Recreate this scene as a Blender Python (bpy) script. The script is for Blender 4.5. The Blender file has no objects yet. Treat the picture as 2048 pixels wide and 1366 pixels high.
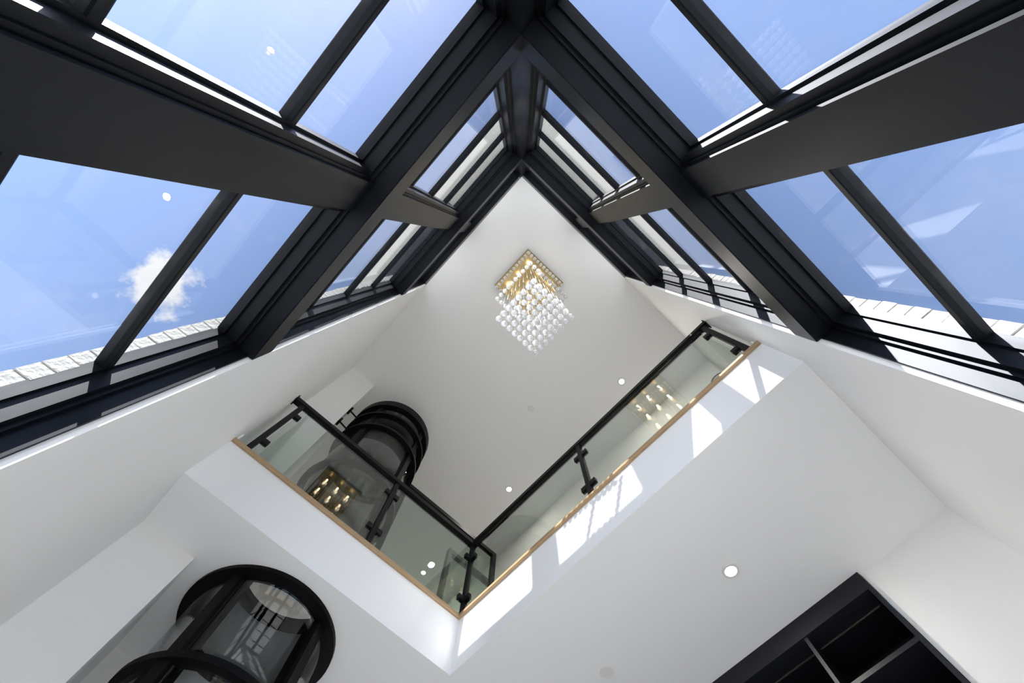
import bpy, bmesh, math, random
from mathutils import Matrix, Vector
random.seed(7)
sc = bpy.context.scene
COL = sc.collection

# ------------------------------------------------------------------ camera
U = 2.5          # one plan unit in metres
CZ = 1.0         # camera height over the floor (m); plan z is measured from the camera
CAMX, CAMY = 0.2329787, 0.24587017
RIGHT = Vector((0.73152809, -0.68145984, 0.02188916))
UPV = Vector((-0.66924033, -0.71153382, 0.21409578))
FWD = Vector((0.1303228, 0.17126619, 0.97656739))
cam = bpy.data.cameras.new('camera')
cam.sensor_fit = 'HORIZONTAL'; cam.sensor_width = 36.0
cam.lens = 894.4263 / 2048 * 36.0
cam.clip_start = 0.01; cam.clip_end = 500
camo = bpy.data.objects.new('camera', cam); COL.objects.link(camo)
m3 = Matrix((RIGHT, UPV, -FWD)).transposed()
camo.matrix_world = Matrix.Translation((CAMX * U, CAMY * U, CZ)) @ m3.to_4x4()
sc.camera = camo

# ------------------------------------------------------------------ sky, sun, exposure
SUN = Vector((1.0, 0.486, -1.10)).normalized()      # the way the sunlight travels
SUN_STRENGTH = 15.0
SKY_STRENGTH = 0.345
world = bpy.data.worlds.new('sky'); sc.world = world
world.use_nodes = True
nt = world.node_tree; nt.nodes.clear()
N = nt.nodes.new; L = nt.links.new
out = N('ShaderNodeOutputWorld'); bg = N('ShaderNodeBackground')
sky = N('ShaderNodeTexSky'); sky.sky_type = 'NISHITA'; sky.sun_disc = False
sky.sun_elevation = math.asin(-SUN.z); sky.sun_rotation = math.atan2(-SUN.x, -SUN.y)
sky.air_density = 1.0; sky.dust_density = 0.25; sky.ozone_density = 2.0; sky.altitude = 100
tc = N('ShaderNodeTexCoord')
# one small cumulus beside the left window plus thin high wisps
cdir = Vector((-0.418, 0.475, 0.775)).normalized()
dist = N('ShaderNodeVectorMath'); dist.operation = 'DISTANCE'; dist.inputs[1].default_value = cdir
L(tc.outputs['Generated'], dist.inputs[0])
mr = N('ShaderNodeMapRange'); mr.inputs[1].default_value = 0.015; mr.inputs[2].default_value = 0.125
mr.inputs[3].default_value = 0.30; mr.inputs[4].default_value = -0.28
L(dist.outputs['Value'], mr.inputs[0])
n1 = N('ShaderNodeTexNoise'); n1.inputs['Scale'].default_value = 11; n1.inputs['Detail'].default_value = 9; n1.inputs['Roughness'].default_value = 0.62
L(tc.outputs['Generated'], n1.inputs['Vector'])
ad = N('ShaderNodeMath'); ad.operation = 'ADD'; L(n1.outputs['Fac'], ad.inputs[0]); L(mr.outputs[0], ad.inputs[1])
cr = N('ShaderNodeMapRange'); cr.inputs[1].default_value = 0.60; cr.inputs[2].default_value = 0.72; cr.clamp = True
L(ad.outputs[0], cr.inputs[0])
n2 = N('ShaderNodeTexNoise'); n2.inputs['Scale'].default_value = 3.1; n2.inputs['Detail'].default_value = 8; n2.inputs['Roughness'].default_value = 0.6
L(tc.outputs['Generated'], n2.inputs['Vector'])
wr = N('ShaderNodeMapRange'); wr.inputs[1].default_value = 0.52; wr.inputs[2].default_value = 0.80; wr.inputs[4].default_value = 0.15; wr.clamp = True
L(n2.outputs['Fac'], wr.inputs[0])
mx = N('ShaderNodeMath'); mx.operation = 'MAXIMUM'; L(cr.outputs[0], mx.inputs[0]); L(wr.outputs[0], mx.inputs[1])
mix = N('ShaderNodeMixRGB'); mix.inputs[2].default_value = (3.2, 3.25, 3.35, 1)
tn = N('ShaderNodeMixRGB'); tn.blend_type = 'MULTIPLY'; tn.inputs[0].default_value = 1.0; tn.inputs[2].default_value = (1.09, 0.97, 0.95, 1)
L(sky.outputs[0], tn.inputs[1])
L(mx.outputs[0], mix.inputs[0]); L(tn.outputs[0], mix.inputs[1])
L(mix.outputs[0], bg.inputs['Color']); bg.inputs['Strength'].default_value = SKY_STRENGTH
L(bg.outputs[0], out.inputs['Surface'])

sun = bpy.data.lights.new('sun', 'SUN'); sun.energy = SUN_STRENGTH; sun.angle = math.radians(0.53)
sun.color = (1.0, 0.98, 0.955)
suno = bpy.data.objects.new('sun', sun); COL.objects.link(suno)
suno.rotation_euler = SUN.to_track_quat('-Z', 'Y').to_euler(); suno.location = (-8, -5, 12)

sc.view_settings.view_transform = 'Standard'; sc.view_settings.look = 'None'
sc.view_settings.gamma = 1.0; sc.view_settings.use_curve_mapping = False
sc.view_settings.exposure = 0.0
sc.cycles.max_bounces = 10; sc.cycles.diffuse_bounces = 6; sc.cycles.glossy_bounces = 5
sc.cycles.transmission_bounces = 8; sc.cycles.transparent_max_bounces = 24
sc.cycles.caustics_reflective = True; sc.cycles.caustics_refractive = False
sc.cycles.sample_clamp_indirect = 4.0

# ------------------------------------------------------------------ materials
MATS = {}
def mat(name, col, rough=0.5, metal=0.0, spec=0.5, bump=0.0, bscale=60.0, var=0.0, vscale=3.0, emit=None, estr=0.0):
    m = bpy.data.materials.new(name); m.use_nodes = True
    t = m.node_tree; b = t.nodes['Principled BSDF']
    b.inputs['Base Color'].default_value = (*col, 1); b.inputs['Roughness'].default_value = rough
    b.inputs['Metallic'].default_value = metal; b.inputs['Specular IOR Level'].default_value = spec
    co = t.nodes.new('ShaderNodeTexCoord')
    if var:
        n = t.nodes.new('ShaderNodeTexNoise'); n.inputs['Scale'].default_value = vscale; n.inputs['Detail'].default_value = 6
        r = t.nodes.new('ShaderNodeMixRGB'); r.inputs[1].default_value = (*[c * (1 - var) for c in col], 1)
        r.inputs[2].default_value = (*[min(1, c * (1 + var)) for c in col], 1)
        t.links.new(co.outputs['Object'], n.inputs['Vector']); t.links.new(n.outputs['Fac'], r.inputs[0]); t.links.new(r.outputs[0], b.inputs['Base Color'])
    if bump:
        n = t.nodes.new('ShaderNodeTexNoise'); n.inputs['Scale'].default_value = bscale; n.inputs['Detail'].default_value = 5
        u = t.nodes.new('ShaderNodeBump'); u.inputs['Strength'].default_value = bump; u.inputs['Distance'].default_value = 0.01
        t.links.new(co.outputs['Object'], n.inputs['Vector']); t.links.new(n.outputs['Fac'], u.inputs['Height']); t.links.new(u.outputs[0], b.inputs['Normal'])
    if emit:
        b.inputs['Emission Color'].default_value = (*emit, 1); b.inputs['Emission Strength'].default_value = estr
    MATS[name] = m
    return m
def glass_mat(name, tint, r0=0.04, rough=0.0, power=5.0, smudge=0.0):
    """clear sheet glass: see-through, with a mirror part that grows towards grazing angles"""
    m = bpy.data.materials.new(name); m.use_nodes = True
    t = m.node_tree; t.nodes.clear()
    o = t.nodes.new('ShaderNodeOutputMaterial'); tr = t.nodes.new('ShaderNodeBsdfTransparent'); gl = t.nodes.new('ShaderNodeBsdfGlossy')
    mi = t.nodes.new('ShaderNodeMixShader'); lw = t.nodes.new('ShaderNodeLayerWeight'); lw.inputs['Blend'].default_value = 0.5
    pw = t.nodes.new('ShaderNodeMath'); pw.operation = 'POWER'; pw.inputs[1].default_value = power
    ma = t.nodes.new('ShaderNodeMath'); ma.operation = 'MULTIPLY_ADD'; ma.inputs[1].default_value = 1 - r0; ma.inputs[2].default_value = r0
    tr.inputs['Color'].default_value = (*tint, 1); gl.inputs['Roughness'].default_value = rough
    t.links.new(lw.outputs['Facing'], pw.inputs[0]); t.links.new(pw.outputs[0], ma.inputs[0]); t.links.new(ma.outputs[0], mi.inputs[0])
    t.links.new(tr.outputs[0], mi.inputs[1]); t.links.new(gl.outputs[0], mi.inputs[2])
    last = mi
    if smudge:
        co = t.nodes.new('ShaderNodeTexCoord'); n = t.nodes.new('ShaderNodeTexNoise'); n.inputs['Scale'].default_value = 2.3
        n.inputs['Detail'].default_value = 7; n.inputs['Distortion'].default_value = 2.5
        r = t.nodes.new('ShaderNodeMapRange'); r.inputs[1].default_value = 0.55; r.inputs[2].default_value = 0.8; r.inputs[4].default_value = smudge; r.clamp = True
        df = t.nodes.new('ShaderNodeBsdfDiffuse'); df.inputs['Color'].default_value = (0.85, 0.87, 0.9, 1)
        m2 = t.nodes.new('ShaderNodeMixShader')
        t.links.new(co.outputs['Object'], n.inputs['Vector']); t.links.new(n.outputs['Fac'], r.inputs[0]); t.links.new(r.outputs[0], m2.inputs[0])
        t.links.new(mi.outputs[0], m2.inputs[1]); t.links.new(df.outputs[0], m2.inputs[2]); last = m2
    t.links.new(last.outputs[0], o.inputs['Surface'])
    MATS[name] = m
    return m
mat('white_paint', (0.81, 0.81, 0.80), 0.6, spec=0.3, bump=0.03, bscale=220, var=0.012, vscale=1.2)
mat('ceiling_paint', (0.80, 0.80, 0.79), 0.75, spec=0.2, bump=0.03, bscale=220, var=0.012, vscale=1.0)
mat('gloss_white', (0.84, 0.85, 0.86), 0.28, spec=0.5, var=0.01)
mat('frame_paint', (0.0025, 0.0032, 0.0045), 0.44, spec=0.23, bump=0.02, bscale=400, var=0.1, vscale=8)
MATS['frame_paint'].node_tree.nodes['Principled BSDF'].inputs['Specular Tint'].default_value = (0.80, 0.87, 1.0, 1)
mat('black_steel', (0.004, 0.004, 0.0045), 0.46, spec=0.18, var=0.1, vscale=10)
mat('ring_black', (0.003, 0.003, 0.0035), 0.5, spec=0.1, var=0.1, vscale=8)
mat('cabinet_black', (0.010, 0.011, 0.015), 0.45, spec=0.25, var=0.12, vscale=12)
mat('stone_floor', (0.78, 0.785, 0.79), 0.35, spec=0.4, var=0.05, vscale=1.5)
mat('brick_white', (0.40, 0.40, 0.385), 0.9, spec=0.1, bump=0.9, bscale=45, var=0.22, vscale=55)
mat('mortar', (0.24, 0.24, 0.23), 0.95, spec=0.1, bump=0.4, bscale=60, var=0.05, vscale=10)
mat('soffit', (0.66, 0.67, 0.63), 0.7, spec=0.2, bump=0.05, bscale=60, var=0.03)
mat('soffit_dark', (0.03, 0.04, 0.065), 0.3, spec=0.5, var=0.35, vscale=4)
mat('paving', (0.55, 0.54, 0.51), 0.9, spec=0.1, var=0.08, vscale=0.6)
mat('gold', (0.36, 0.27, 0.13), 0.22, metal=1.0, var=0.06, vscale=5)
mat('bronze', (0.10, 0.065, 0.025), 0.3, metal=1.0, var=0.1)
mat('pale_oak', (0.74, 0.71, 0.67), 0.5, spec=0.3, var=0.08, vscale=6)
mat('grey_panel', (0.17, 0.17, 0.175), 0.6, spec=0.2, var=0.03)
mat('wire', (0.78, 0.70, 0.55), 0.25, metal=1.0, var=0.05)
mat('lens', (0.9, 0.9, 0.88), 0.4, emit=(1.0, 0.93, 0.86), estr=4.0, var=0.01)
mat('bulb', (0.9, 0.85, 0.7), 0.3, emit=(1.0, 0.80, 0.50), estr=22.0, var=0.01)
mat('plastic_white', (0.72, 0.71, 0.70), 0.4, spec=0.4, var=0.01)
glass_mat('window_glass', (0.985, 0.99, 0.995), 0.035, 0.0, 5.0, smudge=0.08)
glass_mat('rail_glass', (0.845, 0.885, 0.86), 0.075, 0.0, 4.5)
glass_mat('tube_glass', (0.945, 0.95, 0.955), 0.05, 0.0, 4.5)
# oak with a grain along its length
m = mat('oak', (0.42, 0.26, 0.13), 0.45, spec=0.4)
t = m.node_tree; b = t.nodes['Principled BSDF']
co = t.nodes.new('ShaderNodeTexCoord'); mp = t.nodes.new('ShaderNodeMapping'); mp.inputs['Scale'].default_value = (3, 3, 40)
w = t.nodes.new('ShaderNodeTexNoise'); w.inputs['Scale'].default_value = 4; w.inputs['Detail'].default_value = 6
rr = t.nodes.new('ShaderNodeMixRGB'); rr.inputs[1].default_value = (0.30, 0.19, 0.10, 1); rr.inputs[2].default_value = (0.44, 0.31, 0.18, 1)
t.links.new(co.outputs['Object'], mp.inputs[0]); t.links.new(mp.outputs[0], w.inputs['Vector']); t.links.new(w.outputs['Fac'], rr.inputs[0]); t.links.new(rr.outputs[0], b.inputs['Base Color'])
# crystal: clear glass with the milky sparkle of cut facets
m = bpy.data.materials.new('crystal'); m.use_nodes = True; t = m.node_tree; t.nodes.clear()
o = t.nodes.new('ShaderNodeOutputMaterial'); g = t.nodes.new('ShaderNodeBsdfGlass'); g.inputs['IOR'].default_value = 1.55; g.inputs['Roughness'].default_value = 0.02
df = t.nodes.new('ShaderNodeBsdfTranslucent'); df.inputs['Color'].default_value = (0.95, 0.96, 0.98, 1)
dd = t.nodes.new('ShaderNodeBsdfDiffuse'); dd.inputs['Color'].default_value = (0.95, 0.96, 0.98, 1)
a_ = t.nodes.new('ShaderNodeAddShader'); 
vo = t.nodes.new('ShaderNodeTexVoronoi'); vo.inputs['Scale'].default_value = 70
co = t.nodes.new('ShaderNodeTexCoord'); t.links.new(co.outputs['Object'], vo.inputs['Vector'])
mr_ = t.nodes.new('ShaderNodeMapRange'); mr_.inputs[3].default_value = 0.25; mr_.inputs[4].default_value = 0.80
t.links.new(vo.outputs['Color'], mr_.inputs[0])
mi = t.nodes.new('ShaderNodeMixShader'); t.links.new(mr_.outputs[0], mi.inputs[0])
ms = t.nodes.new('ShaderNodeMixShader'); ms.inputs[0].default_value = 0.5
t.links.new(df.outputs[0], ms.inputs[1]); t.links.new(dd.outputs[0], ms.inputs[2])
t.links.new(g.outputs[0], mi.inputs[1]); t.links.new(ms.outputs[0], mi.inputs[2]); t.links.new(mi.outputs[0], o.inputs['Surface'])
MATS['crystal'] = m

# ------------------------------------------------------------------ mesh helpers (plan units in, metres out)
def W(x, y, z): return Vector((x * U, y * U, z * U + CZ))
class MB:
    def __init__(s): s.bm = bmesh.new()
    def box(s, x0, x1, y0, y1, z0, z1, mi=0):
        v = [s.bm.verts.new(W(x, y, z)) for x in (x0, x1) for y in (y0, y1) for z in (z0, z1)]
        for q in ((0, 1, 3, 2), (4, 6, 7, 5), (0, 4, 5, 1), (2, 3, 7, 6), (0, 2, 6, 4), (1, 5, 7, 3)):
            s.bm.faces.new([v[i] for i in q]).material_index = mi
        return s
    def prism(s, poly, axis, a0, a1, mi=0):
        """poly is a list of (u,v); axis 'x': (y,z), 'y': (x,z), 'z': (x,y)"""
        def pt(u, v, a): return W(a, u, v) if axis == 'x' else W(u, a, v) if axis == 'y' else W(u, v, a)
        A = [s.bm.verts.new(pt(u, v, a0)) for u, v in poly]; B = [s.bm.verts.new(pt(u, v, a1)) for u, v in poly]
        n = len(poly)
        for i in range(n):
            j = (i + 1) % n
            s.bm.faces.new((A[i], A[j], B[j], B[i])).material_index = mi
        s.bm.faces.new(A[::-1]).material_index = mi; s.bm.faces.new(B).material_index = mi
        return s
    def ring(s, cx, cy, r0, r1, z0, z1, a0=0.0, a1=2 * math.pi, n=64, mi=0):
        full = abs(a1 - a0 - 2 * math.pi) < 1e-6
        k = n if full else n + 1
        rows = []
        for i in range(k):
            a = a0 + (a1 - a0) * i / n; c, q = math.cos(a), math.sin(a)
            rows.append([s.bm.verts.new(W(cx + r * c, cy + r * q, z)) for r, z in ((r0, z0), (r1, z0), (r1, z1), (r0, z1))])
        for i in range(n):
            A = rows[i]; B = rows[(i + 1) % k]
            for j in range(4):
                f = s.bm.faces.new((A[j], A[(j + 1) % 4], B[(j + 1) % 4], B[j])); f.material_index = mi; f.smooth = False
        if not full:
            s.bm.faces.new(rows[0][::-1]); s.bm.faces.new(rows[-1])
        return s
    def cyl(s, p, q, r, n=10, r2=None):
        """rod between two plan points, radius in plan units"""
        a = W(*p); b = W(*q); d = (b - a).normalized(); r2 = r if r2 is None else r2
        e = d.orthogonal().normalized(); f = d.cross(e)
        A = [s.bm.verts.new(a + (e * math.cos(2 * math.pi * i / n) + f * math.sin(2 * math.pi * i / n)) * r * U) for i in range(n)]
        B = [s.bm.verts.new(b + (e * math.cos(2 * math.pi * i / n) + f * math.sin(2 * math.pi * i / n)) * r2 * U) for i in range(n)]
        for i in range(n):
            s.bm.faces.new((A[i], A[(i + 1) % n], B[(i + 1) % n], B[i])).smooth = True
        s.bm.faces.new(A[::-1]); s.bm.faces.new(B)
        return s
    def ball(s, x, y, z, r, sub=2):
        bmesh.ops.create_icosphere(s.bm, subdivisions=sub, radius=r * U, matrix=Matrix.Translation(W(x, y, z)))
        for f in s.bm.faces: f.smooth = True
        return s
    def bevel(s, w):
        bmesh.ops.bevel(s.bm, geom=list(s.bm.edges), offset=w * U, segments=1, affect='EDGES', profile=0.5)
        return s
    def build(s, name, material, parent=None, origin=None):
        bmesh.ops.recalc_face_normals(s.bm, faces=s.bm.faces)
        me = bpy.data.meshes.new(name)
        org = Vector((0, 0, 0))
        if parent is not None: org = wloc(parent)
        if origin is not None: org = W(*origin)
        bmesh.ops.translate(s.bm, verts=s.bm.verts, vec=-org)
        s.bm.to_mesh(me); s.bm.free()
        for mm in (material if isinstance(material, (list, tuple)) else [material]): me.materials.append(MATS[mm])
        o = bpy.data.objects.new(name, me); COL.objects.link(o)
        if parent is not None:
            o.parent = parent
            if origin is not None: o.location = org - wloc(parent)
        else: o.location = org
        return o
def wloc(o):
    v = Vector(o.location)
    while o.parent is not None:
        o = o.parent; v = v + Vector(o.location)
    return v
def tag(o, label=None, cat=None, group=None, kind=None):
    if label: o['label'] = label
    if cat: o['category'] = cat
    if group: o['group'] = group
    if kind: o['kind'] = kind
    return o
def empty(name, loc):
    o = bpy.data.objects.new(name, None); o.empty_display_size = 0.1; COL.objects.link(o); o.location = W(*loc); return o
def child_copy(o, parent, loc):
    c = o.copy(); COL.objects.link(c); c.parent = parent; c.location = loc; return c

# ------------------------------------------------------------------ the plan
FL = -CZ / U            # floor
Z1, Z2, H = 1.0, 1.186, 2.4537
XS, YS = 0.8827, 1.2265
Y1, X1 = 0.768, 0.764    # window jambs
XW, XU = 1.421, 1.437    # far wall, below and above
PX, PY = 0.158, 1.412    # pier beside the elevator
YB = 2.45                # back wall
EX, EY = 0.4145, 1.4856  # elevator axis
DO = -0.080              # outer face of the window frames
S = 'structure'

# ------------------------------------------------------------------ shell
tag(MB().box(-0.075, 1.62, -0.075, YB + 0.08, FL - 0.08, FL).build('floor', 'stone_floor'), 'pale stone floor of the stair hall below', 'floor', kind=S)
tag(MB().box(0, 1.62, 0, YB + 0.08, H, H + 0.06).build('ceiling', 'ceiling_paint'), 'flat white ceiling of the upper floor holding the chandelier', 'ceiling', kind=S)
wl = MB().box(-0.074, 0, Y1, YB + 0.08, FL, H + 0.05).box(0, PX, PY, YB + 0.08, FL, H)
tag(wl.build('wall_left', 'white_paint'), 'smooth white left wall with a shallow pier near the elevator', 'wall', kind=S)
wr_ = MB().box(X1, 1.62, -0.074, 0, FL, H + 0.05)
tag(wr_.build('wall_right', 'white_paint'), 'smooth white right wall from the tall window to the bookcase', 'wall', kind=S)
wf = MB().box(XW, 1.62, 0, 0.2585, FL, Z1).box(XW, 1.62, 1.29, 1.80, FL, Z1).box(1.60, 1.62, 0.2585, 1.29, FL, Z1).box(XU, 1.62, 0, YB, Z2, H)
tag(wf.build('wall_far', 'white_paint'), 'white far wall beyond the mezzanine, with a recess for the bookcase', 'wall', kind=S)
tag(MB().box(PX, 1.62, YB, YB + 0.08, FL, H).box(PX, 1.62, 1.80, YB, FL, Z1).build('wall_back', 'white_paint'), 'white back wall behind the elevator and the landing', 'wall', kind=S)

# the mezzanine slab: an L with a round hole for the elevator
sl = MB()
HR = 0.212; q0, q1, p0, p1 = EX - 0.23, EX + 0.23, EY - 0.23, EY + 0.23
TOP = 1.186
for (a, b_, c, d) in ((XS, XU + 0.1, 0, YS), (0, q0, YS, PY), (PX, q0, PY, YB), (q0, q1, YS, p0), (q0, q1, p1, YB), (q1, XU + 0.1, YS, YB)):
    if b_ - a > 1e-4 and d - c > 1e-4: sl.box(a, b_, c, d, Z1, TOP)
n = 64
sq = []; ci = []
for i in range(n):
    a = 2 * math.pi * (i + 0.5) / n; c, s_ = math.cos(a), math.sin(a); k = 0.23 / max(abs(c), abs(s_))
    sq.append((EX + k * c, EY + k * s_)); ci.append((EX + HR * c, EY + HR * s_))
for k_ in range(4):                                      # put vertices on the square's corners
    i = int(n / 8 + k_ * n / 4)
    a = math.pi / 4 + k_ * math.pi / 2
    sq[i - 1] = sq[i - 1]; sq[i] = (EX + 0.23 * (1 if math.cos(a) > 0 else -1), EY + 0.23 * (1 if math.sin(a) > 0 else -1))
vb = [[sl.bm.verts.new(W(x, y, z)) for (x, y) in ring] for ring, z in ((sq, Z1), (ci, Z1), (sq, TOP), (ci, TOP))]
for i in range(n):
    j = (i + 1) % n
    sl.bm.faces.new((vb[0][i], vb[0][j], vb[1][j], vb[1][i])); sl.bm.faces.new((vb[2][i], vb[3][i], vb[3][j], vb[2][j]))
    sl.bm.faces.new((vb[1][i], vb[1][j], vb[3][j], vb[3][i]))
tag(sl.build('floor_upper', 'ceiling_paint'), 'white mezzanine slab wrapping two sides of the open hall', 'slab', kind=S)
# smooth white fascia boards over the slab edges
tag(MB().box(0, XS - 0.0012, YS - 0.0012, YS, Z1, TOP).build('trim_1', 'gloss_white'), 'white fascia of the slab edge below the railing by the elevator', 'fascia', kind=S)
tag(MB().box(XS - 0.0012, XS, 0, YS, Z1, TOP).build('trim_2', 'gloss_white'), 'white fascia of the long slab edge crossed by patches of sunlight', 'fascia', kind=S)
# oak nosings
def nosing(poly, axis, a0, a1): return MB().prism(poly, axis, a0, a1)
np_ = [(-0.008, TOP - 0.003), (-0.0105, TOP), (-0.0105, TOP + 0.010), (-0.0075, TOP + 0.013), (0.045, TOP + 0.013), (0.045, TOP + 0.0002), (-0.0015, TOP + 0.0002), (-0.0015, TOP - 0.003)]
tag(MB().prism([(YS + a, z) for a, z in np_], 'x', 0.0, XS - 0.0105).build('trim_3', 'oak'), 'oak nosing under the railing by the elevator', 'nosing', kind=S)
tag(MB().prism([(XS + a, z) for a, z in np_], 'y', 0.0, YS + 0.045).build('trim_4', 'oak'), 'oak nosing under the railing across the hall', 'nosing', kind=S)
# upper floor covering and baseboards
fc = MB().box(XS + 0.045, XU, 0, YB, TOP, TOP + 0.012).box(0, PX, YS + 0.045, PY, TOP, TOP + 0.012).box(PX, q0, YS + 0.045, YB, TOP, TOP + 0.012).box(q0, XS + 0.045, YS + 0.045, p0, TOP, TOP + 0.012).box(q1, XS + 0.045, p0, YB, TOP, TOP + 0.012).box(q0, q1, p1, YB, TOP, TOP + 0.012)
tag(fc.build('floor_landing', 'pale_oak'), 'oak boards covering the mezzanine', 'floor', kind=S)
tag(MB().box(0, 0.0045, YS + 0.012, PY, TOP + 0.0135, 1.252).build('baseboard_left', 'gloss_white'), 'white baseboard on the left wall behind the railing end', 'baseboard', kind=S)
tag(MB().box(XS + 0.012, XU, 0, 0.0045, TOP + 0.0135, 1.252).build('baseboard_right', 'gloss_white'), 'white baseboard on the right wall behind the railing end', 'baseboard', kind=S)

# ------------------------------------------------------------------ the two glazed walls
LV = [(-0.010, -0.034, 0.004), (-0.034, -0.041, 0.010), (-0.041, -0.064, 0.017), (-0.064, DO, 0.021)]   # depth range, how far it stands into the opening
GZ0, GZ1 = -0.0745, -0.0715
MC = 0.381
BEAMS = [(0.833, 0.905), (1.945, 2.017)]
ROWS = [(FL + 0.021, -0.20), (-0.20, 0.06), (0.06, 0.317), (0.317, 0.573), (0.573, 0.812),
        (0.926, 1.17), (1.17, 1.43), (1.43, 1.69), (1.69, 1.924), (2.038, H - 0.021)]
BARS = [-0.20, 0.06, 0.317, 0.573, 1.17, 1.43, 1.69]
def stair(levels, base, sgn):
    """stepped outline along the depth, from the room outwards"""
    pts = []
    for d0, d1, lv in levels:
        pts += [(d0, base + sgn * lv), (d1, base + sgn * lv)]
    return pts
def window(name, label, swap, end):
    root = empty(name, (0, 0, FL)); tag(root, label, 'window', kind=S)
    def bx(mb, d0, d1, l0, l1, z0, z1): return mb.box(*((d0, d1, l0, l1) if not swap else (l0, l1, d0, d1)), z0, z1)
    def vert(poly, z0, z1): return MB().prism([(d, l) if not swap else (l, d) for d, l in poly], 'z', z0, z1)
    def horiz(poly, l0, l1): return MB().prism(poly, 'y' if not swap else 'x', l0, l1)
    # jamb at the far end
    vert(stair(LV, end, -1) + [(DO, end), (-0.010, end)], FL, H).build('jamb', 'frame_paint', root)
    # head and sill
    horiz(stair(LV, H, -1) + [(DO, H), (-0.010, H)], 0.0, end).build('head', 'frame_paint', root)
    horiz(stair(LV, FL, 1) + [(DO, FL), (-0.010, FL)], 0.0, end).build('sill', 'frame_paint', root)
    # mullion: stands a little behind the beams
    ml = [(-0.029, -0.036, 0.0315), (-0.036, -0.0385, 0.0295), (-0.0385, -0.043, 0.036), (-0.043, -0.064, 0.0455), (-0.064, DO, 0.050)]
    cuts = [FL] + [v for b0, b1 in BEAMS for v in (b0, b1)] + [H]
    for i in range(0, len(cuts), 2):
        z0, z1 = cuts[i] + (0.0 if i else 0), cuts[i + 1]
        vert(stair(ml, MC, 1) + stair(ml, MC, -1)[::-1], z0, z1).build('mullion', 'frame_paint', root)
    # beams
    for b0, b1 in BEAMS:
        c = (b0 + b1) / 2; h = (b1 - b0) / 2
        bl = [(0.0, -0.002, h - 0.001), (-0.002, -0.034, h), (-0.034, -0.041, h + 0.006), (-0.041, -0.064, h + 0.014), (-0.064, DO, h + 0.020)]
        horiz(stair(bl, c, 1) + stair(bl, c, -1)[::-1], 0.0, end - 0.0015).build('beam', 'frame_paint', root)
    # glazing bars and panes, bay by bay
    for l0, l1 in ((0.021, MC - 0.050), (MC + 0.050, end - 0.021)):
        for z in BARS:
            pr = [(-0.0625, -0.0045), (-0.0635, -0.0065), (-0.070, -0.0075), (DO, -0.0075), (DO, 0.0075), (-0.070, 0.0075), (-0.0635, 0.0065), (-0.0625, 0.0045)]
            horiz([(d, z + q) for d, q in pr], l0, l1).build('glazing_bar', 'frame_paint', root)
        for z0, z1 in ROWS:
            mb = MB(); bx(mb, GZ0, GZ1, l0 - 0.002, l1 + 0.002, z0 - 0.002, z1 + 0.002)
            mb.build('pane', 'window_glass', root)
    return root
win1 = window('window_1', 'tall black framed glazed wall on the left side of the corner', False, Y1)
win2 = window('window_2', 'tall black framed glazed wall on the right side of the corner', True, X1)
cp = [(0, 0), (-0.034, 0), (-0.034, 0.006), (-0.041, 0.006), (-0.041, 0.014), (-0.064, 0.014), (-0.064, 0.020), (DO, 0.020), (DO, DO)]
cp = cp + [(y, x) for x, y in cp[1:-1]][::-1]
MB().prism(cp, 'z', FL, H).build('corner_post', 'frame_paint', win1)

# ------------------------------------------------------------------ outside: brick returns, eaves, ground
bmesh_brick = []
def brick_wall(name, label, swap, end):
    o0 = -0.0985
    mb = MB()
    def bx(m_, d0, d1, l0, l1, z0, z1): return m_.box(*((d0, d1, l0, l1) if not swap else (l0, l1, d0, d1)), z0, z1)
    bx(mb, -0.0975, -0.0755, end - 0.0190, 1.62, FL - 0.05, H + 0.09)
    w = mb.build(name, 'mortar'); tag(w, label, 'wall', kind=S)
    # four brick meshes, shared by all courses
    protos = []
    for k in range(4):
        b = MB(); L_ = (0.088, 0.044, 0.088, 0.044)[k]
        b.box(*((0, 0.0228, 0, L_) if not swap else (0, L_, 0, 0.0228)), 0, 0.0300).bevel(0.0009)
        for v in b.bm.verts: v.co += Vector((random.uniform(-1, 1), random.uniform(-1, 1), random.uniform(-1, 1))) * 0.0012
        for v in b.bm.verts: v.co.z -= CZ
        bmesh.ops.recalc_face_normals(b.bm, faces=b.bm.faces)
        me = bpy.data.meshes.new('brick'); b.bm.to_mesh(me); b.bm.free(); me.materials.append(MATS['brick_white']); protos.append(me)
    z = 0.0; i = 0
    z = FL - 0.03
    while z < H + 0.06:
        k = i % 2 + 2 * random.randint(0, 1)
        o = bpy.data.objects.new('brick', protos[k]); COL.objects.link(o); o.parent = w
        d = -0.0988 - random.uniform(0, 0.0018); l = end - 0.0205 + random.uniform(-0.0008, 0.0008)
        p = W(d, l, z) if not swap else W(l, d, z)
        o.location = p
        z += 0.0315; i += 1
    return w
brick_wall('wall_exterior_left', 'whitewashed brick wall outside the left window', False, Y1)
brick_wall('wall_exterior_right', 'whitewashed brick wall outside the right window', True, X1)
EH = 2.56
ev = MB().prism([(-0.315, -0.325), (1.62, -0.325), (1.62, 0.0), (0, 0), (0, YB + 0.08), (-0.315, YB + 0.08)], 'z', EH, EH + 0.10)
tag(ev.build('ceiling_eave', 'soffit'), 'pale roof overhang seen through the upper panes', 'eave', kind=S)
tag(MB().box(-0.075, 0.0, Y1 - 0.75, Y1, H + 0.0, EH).box(-0.075, X1 + 0.3, -0.075, 0.0, H, EH).build('wall_lintel', 'mortar'), 'masonry band over both tall windows', 'lintel', kind=S)
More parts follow.
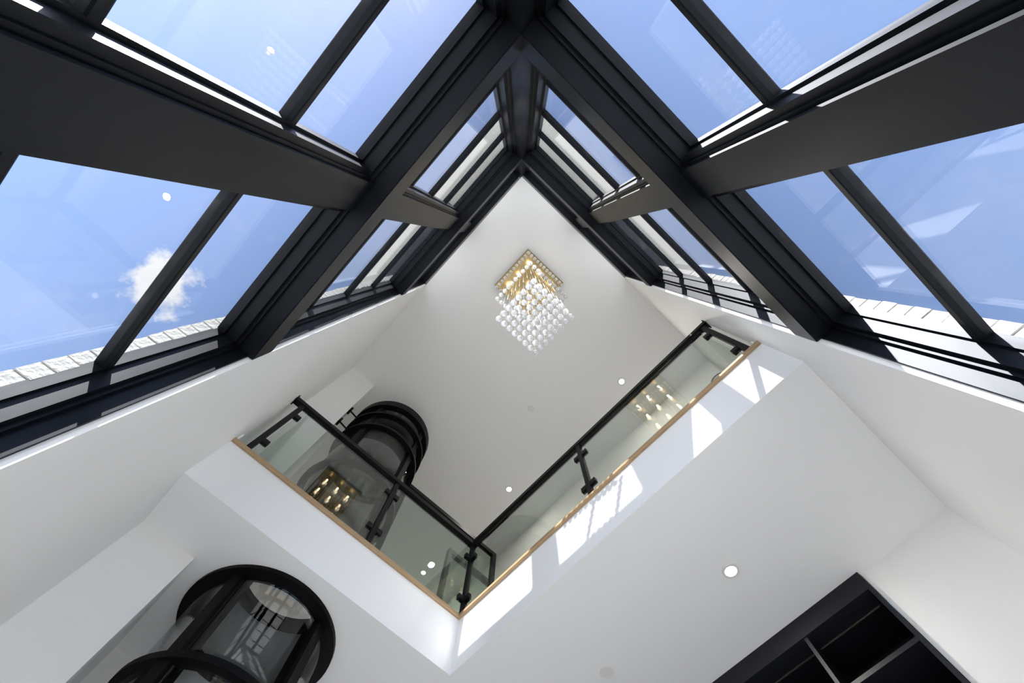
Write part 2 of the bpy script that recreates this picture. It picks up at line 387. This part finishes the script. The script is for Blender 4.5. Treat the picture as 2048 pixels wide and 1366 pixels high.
for nm, lab, b in (('soffit_strip', 'dark navy strip added under the soffit outside the left window', (-0.238, -0.085, 0.36, 0.95)), ('soffit_strip', 'dark navy strip added under the soffit outside the right window', (0.36, 0.95, -0.245, -0.085))):  # navy strips added under the soffit for the dark tone in the top panes
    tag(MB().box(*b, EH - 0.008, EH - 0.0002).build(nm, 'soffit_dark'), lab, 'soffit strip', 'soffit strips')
tag(MB().box(-14, 14, -14, 14, FL - 0.14, FL - 0.085).build('ground', 'paving'), 'pale paved ground outside the house', 'ground', kind=S)

# ------------------------------------------------------------------ railing
RY, RX = YS + 0.025, XS + 0.025
ZB, ZT = TOP + 0.013, 1.602
rail = empty('glass_railing', (RX, RY, ZB)); tag(rail, 'black steel railing with clear glass panels around the mezzanine edge', 'railing')
hp = [(-0.0125, ZT - 0.022), (0.0125, ZT - 0.022), (0.0125, ZT - 0.003), (0.0095, ZT), (-0.0095, ZT), (-0.0125, ZT - 0.003)]
MB().prism([(RY + a, z) for a, z in hp], 'x', 0.0, RX + 0.0125).build('handrail', 'black_steel', rail)
MB().prism([(RX + a, z) for a, z in hp], 'y', 0.0, RY - 0.0125).build('handrail', 'black_steel', rail)
hb = 0.0085
def post(x, y):
    p = MB().box(x - hb, x + hb, y - hb, y + hb, ZB, ZT - 0.022).bevel(0.001).build('post', 'black_steel', rail)
    return p
PL, PM, PR, PE = (0.041, RY), (0.507, RY), (RX, 0.650), (RX, 0.022)
PC = (RX, RY)
posts = {}
for nm, q in (('l', PL), ('m', PM), ('c', PC), ('r', PR), ('e', PE)): posts[nm] = post(*q)
def clamp(pst, x0, x1, y0, y1, z):
    MB().box(x0, x1, y0, y1, z - 0.011, z + 0.011).bevel(0.0015).build('clamp', 'black_steel', pst)
for z in (1.30, 1.505):
    for nm, q, dirs in (('l', PL, (1,)), ('m', PM, (-1, 1)), ('c', PC, (-1,))):
        for d in dirs:
            a, b_ = sorted((q[0] + d * hb, q[0] + d * (hb + 0.022))); clamp(posts[nm], a, b_, q[1] - 0.0075, q[1] + 0.0075, z)
    for nm, q, dirs in (('c', PC, (-1,)), ('r', PR, (-1, 1)), ('e', PE, (1,))):
        for d in dirs:
            a, b_ = sorted((q[1] + d * hb, q[1] + d * (hb + 0.022))); clamp(posts[nm], q[0] - 0.0075, q[0] + 0.0075, a, b_, z)
g = 0.0022
for a, b_ in ((PL[0] + 0.014, PM[0] - 0.014), (PM[0] + 0.014, RX - 0.014)):
    MB().box(a, b_, RY - g, RY + g, ZB + 0.004, ZT - 0.024).build('glass_panel', 'rail_glass', rail)
for a, b_ in ((PE[1] + 0.014, PR[1] - 0.014), (PR[1] + 0.014, RY - 0.014)):
    MB().box(RX - g, RX + g, a, b_, ZB + 0.004, ZT - 0.024).build('glass_panel', 'rail_glass', rail)
# wall plates at the two ends of the handrail
MB().box(0.0002, 0.004, RY - 0.016, RY + 0.016, ZT - 0.030, ZT + 0.004).build('wall_plate', 'black_steel', rail)
MB().box(RX - 0.016, RX + 0.016, 0.0002, 0.004, ZT - 0.030, ZT + 0.004).build('wall_plate', 'black_steel', rail)

# ------------------------------------------------------------------ elevator
el = empty('tube_elevator', (EX, EY, FL)); tag(el, 'round glass elevator shaft with black rings rising through the mezzanine', 'elevator')
ER = 0.178
EA = [math.radians(a) for a in (-138.5, -56.0, 34.0, 124.0)]
rings = [(FL + 0.0, FL + 0.03, 0.160, 0.205), (0.30, 0.33, 0.166, 0.200), (0.744, 0.760, 0.170, 0.201), (Z1 - 0.012, Z1 - 0.0004, 0.171, 0.2135),
         (TOP + 0.0125, TOP + 0.03, 0.166, 0.211), (1.60, 1.615, 0.176, 0.204), (1.940, 1.958, 0.182, 0.209), (2.080, 2.098, 0.182, 0.210), (2.190, 2.25, 0.180, 0.210)]
for z0, z1, r0, r1 in rings: MB().ring(EX, EY, r0, r1, z0, z1).build('ring', 'ring_black', el)
MB().ring(EX, EY, 0.2075, 0.2115, Z1, TOP + 0.012).build('sleeve', 'white_paint', el)
MB().ring(EX, EY, 0.0005, 0.180, 2.243, 2.25, n=48).build('roof_panel', 'grey_panel', el)
ze = [FL + 0.03, 0.75, 0.995, 1.62, 2.22]
for a in EA:
    c, s_ = math.cos(a), math.sin(a); tx, ty = -s_, c
    def pp(r, tt): return (EX + c * r + tx * tt, EY + s_ * r + ty * tt)
    poly = [pp(0.168, -0.013), (pp(0.194, -0.015)), pp(0.194, 0.015), pp(0.168, 0.013)]
    MB().prism(poly, 'z', FL + 0.02, 2.21).build('post', 'ring_black', el)
    poly = [pp(0.160, -0.005), pp(0.168, -0.005), pp(0.168, 0.005), pp(0.160, 0.005)]
    MB().prism(poly, 'z', FL + 0.02, 2.21).build('guide_rail', 'black_steel', el)
for i in range(4):
    a0 = EA[i] + 0.085; a1 = (EA[(i + 1) % 4] + (2 * math.pi if i == 3 else 0)) - 0.085
    for z0, z1 in ((FL + 0.03, 0.744), (0.760, 1.40), (1.40, 2.195)):
        o = MB().ring(EX, EY, 0.1795, 0.1825, z0 + 0.002, z1 - 0.002, a0, a1, n=24).build('glass_panel', 'tube_glass', el)
        for f in o.data.polygons: f.use_smooth = abs(f.normal.z) < 0.5
for z in (1.955, 2.09):      # stays to the pier
    k = MB().box(PX + 0.001, PX + 0.012, EY - 0.075, EY - 0.045, z - 0.016, z + 0.016)
    k.cyl((PX + 0.008, EY - 0.06, z), (EX - 0.185, EY - 0.05, z), 0.004)
    k.build('bracket', 'black_steel', el)

# ------------------------------------------------------------------ chandelier
CX, CY = 0.407, 0.376
ch = empty('chandelier', (CX, CY, H)); tag(ch, 'square gold chandelier with long tiers of hanging crystal balls', 'chandelier')
ca = MB().box(CX - 0.129, CX + 0.129, CY - 0.129, CY + 0.129, H - 0.020, H - 0.0003)
ca.build('canopy', 'gold', ch)
MB().box(CX - 0.131, CX + 0.131, CY - 0.131, CY - 0.129, H - 0.024, H - 0.0003).box(CX - 0.131, CX + 0.131, CY + 0.129, CY + 0.131, H - 0.024, H - 0.0003).box(CX - 0.131, CX - 0.129, CY - 0.129, CY + 0.129, H - 0.024, H - 0.0003).box(CX + 0.129, CX + 0.131, CY - 0.129, CY + 0.129, H - 0.024, H - 0.0003).build('rim', 'bronze', ch)
sp = 0.0215
def mesh_of(mb, mats_):
    me = bpy.data.meshes.new('part'); bmesh.ops.recalc_face_normals(mb.bm, faces=mb.bm.faces)
    mb.bm.to_mesh(me); mb.bm.free(); me.materials.append(MATS[mats_]); return me
def at_origin(mb):
    for v in mb.bm.verts: v.co -= W(0, 0, 0)
    return mb
ball_me = mesh_of(at_origin(MB().ball(0, 0, 0, 0.0089, 3)), 'crystal')
bead_me = mesh_of(at_origin(MB().ball(0, 0, 0, 0.0040, 1)), 'crystal')
for f in bead_me.polygons: f.use_smooth = False
def put(me, name, x, y, z, parent, rnd=True):
    o = bpy.data.objects.new(name, me); COL.objects.link(o); o.parent = parent
    o.location = W(x, y, z) - wloc(parent)
    if rnd: o.rotation_euler = (random.uniform(0, 6), random.uniform(0, 6), random.uniform(0, 6))
    return o
def strand_mesh(length):
    return mesh_of(at_origin(MB().cyl((0, 0, 0), (0, 0, -length), 0.0007, n=5)), 'wire')
strands = {}
for i in range(12):
    for j in range(12):
        k = min(i, j, 11 - i, 11 - j)
        x, y = CX + (i - 5.5) * sp, CY + (j - 5.5) * sp
        zb = {0: 2.30, 1: 1.80}.get(k, 1.305)
        if k not in strands: strands[k] = strand_mesh(H - 0.02 - zb)
        put(strands[k], 'strand', x, y, H - 0.02, ch, False)
        b = put(ball_me, 'crystal_ball', x, y, zb, ch)
        if k >= 2: put(bead_me, 'bead', x, y, zb + 0.022, ch); 
        if k == 3: put(ball_me, 'crystal_ball', x, y, 1.62, ch)
        if k == 4: put(ball_me, 'crystal_ball', x, y, 1.95, ch)
        if k == 5: put(ball_me, 'crystal_ball', x, y, 1.50, ch)
for i in (-1, 0, 1):
    for j in (-1, 0, 1):
        x, y = CX + i * 0.0795, CY + j * 0.0795
        so = MB().cyl((x, y, H - 0.02), (x, y, H - 0.045), 0.006, 12).build('socket', 'gold', ch)
        MB().ball(x, y, H - 0.050, 0.0070, 2).build('bulb', 'bulb', so)
        lt = bpy.data.lights.new('bulb_light', 'POINT'); lt.energy = 0.2; lt.color = (1.0, 0.84, 0.62); lt.shadow_soft_size = 0.03
        lo = bpy.data.objects.new('bulb_light', lt); COL.objects.link(lo); lo.parent = so; lo.location = W(x, y, H - 0.082) - wloc(so)

# ------------------------------------------------------------------ downlights and round cover plates
def downlight(x, y, z, label, power, group):
    r = empty('downlight', (x, y, z)); tag(r, label, 'downlight', group)
    MB().ring(x, y, 0.0155, 0.0215, z - 0.0035, z - 0.0002, n=40).build('trim_ring', 'plastic_white', r)
    MB().ring(x, y, 0.0002, 0.0155, z - 0.0022, z - 0.0006, n=40).build('lens', 'lens', r)
    lt = bpy.data.lights.new('downlight_light', 'AREA'); lt.shape = 'DISK'; lt.size = 0.085; lt.energy = power; lt.color = (1.0, 0.93, 0.85)
    lo = bpy.data.objects.new('downlight_light', lt); COL.objects.link(lo); lo.parent = r; lo.location = (0, 0, -0.012)
    return r
DP = 10.0
downlight(1.174, 0.419, H, 'lit downlight in the upper ceiling above the long railing', DP, 'upper ceiling downlights')
downlight(1.171, 1.358, H, 'lit downlight in the upper ceiling above the railing corner', DP, 'upper ceiling downlights')
downlight(1.176, 2.164, H, 'lit downlight in the upper ceiling seen through the railing glass', DP, 'upper ceiling downlights')
downlight(1.179, 0.477, Z1, 'lit downlight in the mezzanine underside near the bookcase', DP, None)
def plate(x, y, z, label):
    r = empty('cover_plate', (x, y, z)); tag(r, label, 'cover plate', 'round cover plates')
    MB().ring(x, y, 0.0175, 0.0195, z - 0.0028, z - 0.0002, n=40).build('rim', 'plastic_white', r)
    MB().ring(x, y, 0.0002, 0.0175, z - 0.0018, z - 0.0005, n=40).build('disc', 'plastic_white', r)
plate(0.912, 0.892, H, 'round white cover plate flush in the upper ceiling')
plate(1.179, 0.917, Z1, 'round white cover plate flush under the mezzanine')

# ------------------------------------------------------------------ bookcase
bk = empty('bookcase', (1.46, 0.775, FL)); tag(bk, 'black built-in bookcase recessed in the far wall under the mezzanine', 'bookcase')
B0, B1, F0, F1 = 0.260, 1.288, 1.409, 1.598
MB().box(F0, F0 + 0.012, B0, B1, 0.951, Z1 - 0.0003).build('header', 'cabinet_black', bk)
MB().box(F1 - 0.006, F1, B0, B1, FL, 0.951).build('back_panel', 'cabinet_black', bk)
MB().box(F0 + 0.012, F1 - 0.006, B0, B1, 0.951, 0.962).build('top_panel', 'cabinet_black', bk)
MB().box(1.468, 1.4705, B0 + 0.02, B1 - 0.02, 0.9495, 0.951).build('channel', 'wire', bk)
for y in (B0, B1 - 0.010): MB().box(F0, F1 - 0.006, y, y + 0.010, FL, 0.951).build('side_panel', 'cabinet_black', bk)
nd = 5
for k in range(1, nd):
    y = B0 + (B1 - B0) * k / nd
    MB().box(F0 + 0.004, F1 - 0.006, y - 0.0045, y + 0.0045, FL, 0.951).build('divider', 'cabinet_black', bk)
z = 0.815
while z > FL + 0.05:
    for k in range(nd):
        a = B0 + (B1 - B0) * k / nd + (0.010 if k == 0 else 0.0045); b_ = B0 + (B1 - B0) * (k + 1) / nd - (0.010 if k == nd - 1 else 0.0045)
        MB().box(F0 + 0.005, F1 - 0.006, a, b_, z - 0.005, z + 0.005).build('shelf', 'cabinet_black', bk)
    z -= 0.135

# ------------------------------------------------------------------ things on the landing
gp = empty('glass_partition', (0.92, 1.50, TOP + 0.012)); tag(gp, 'black steel framed glass partition beside the elevator on the landing', 'partition')
ZP = 2.04; zf = TOP + 0.0125
MB().box(0.612, 1.22, 1.49, 1.51, ZP - 0.024, ZP).build('head_rail', 'black_steel', gp)
for x in (0.612, 1.198): MB().box(x, x + 0.022, 1.49, 1.51, zf, ZP - 0.024).build('stile', 'black_steel', gp)
MB().box(0.634, 1.198, 1.49, 1.51, zf, zf + 0.02).build('foot_rail', 'black_steel', gp)
MB().box(0.634, 1.198, 1.4985, 1.5015, zf + 0.02, ZP - 0.024).build('glass_panel', 'rail_glass', gp)
df_ = empty('door_frame', (1.2, 1.64, TOP + 0.012)); tag(df_, 'black door frame standing behind the glass partition', 'door frame')
MB().box(1.02, 1.40, 1.63, 1.655, ZP - 0.024, ZP).build('head_rail', 'black_steel', df_)
for x in (1.02, 1.378): MB().box(x, x + 0.022, 1.63, 1.655, zf, ZP - 0.024).build('stile', 'black_steel', df_)
MB().box(1.042, 1.378, 1.641, 1.644, zf, ZP - 0.024).build('glass_panel', 'rail_glass', df_)
RYC, RZC = 0.053, 2.214
mrr = empty('ring_fixture', (XU, RYC, RZC)); tag(mrr, 'thin black ring shaped fixture high on the far upper wall by the corner', 'wall fixture')
def disc_x(name, r0, r1, x0, x1, m_):
    mb = MB(); n_ = 48; rows = []
    for i in range(n_):
        a = 2 * math.pi * i / n_; rows.append([mb.bm.verts.new(W(x, RYC + r * math.cos(a), RZC + r * math.sin(a))) for r, x in ((r0, x0), (r1, x0), (r1, x1), (r0, x1))])
    for i in range(n_):
        for j in range(4): mb.bm.faces.new((rows[i][j], rows[i][(j + 1) % 4], rows[(i + 1) % n_][(j + 1) % 4], rows[(i + 1) % n_][j]))
    return mb.build(name, m_, mrr)
disc_x('rim', 0.0405, 0.0435, XU - 0.010, XU - 0.0003, 'black_steel'); disc_x('disc', 0.0005, 0.0405, XU - 0.004, XU - 0.0006, 'plastic_white')
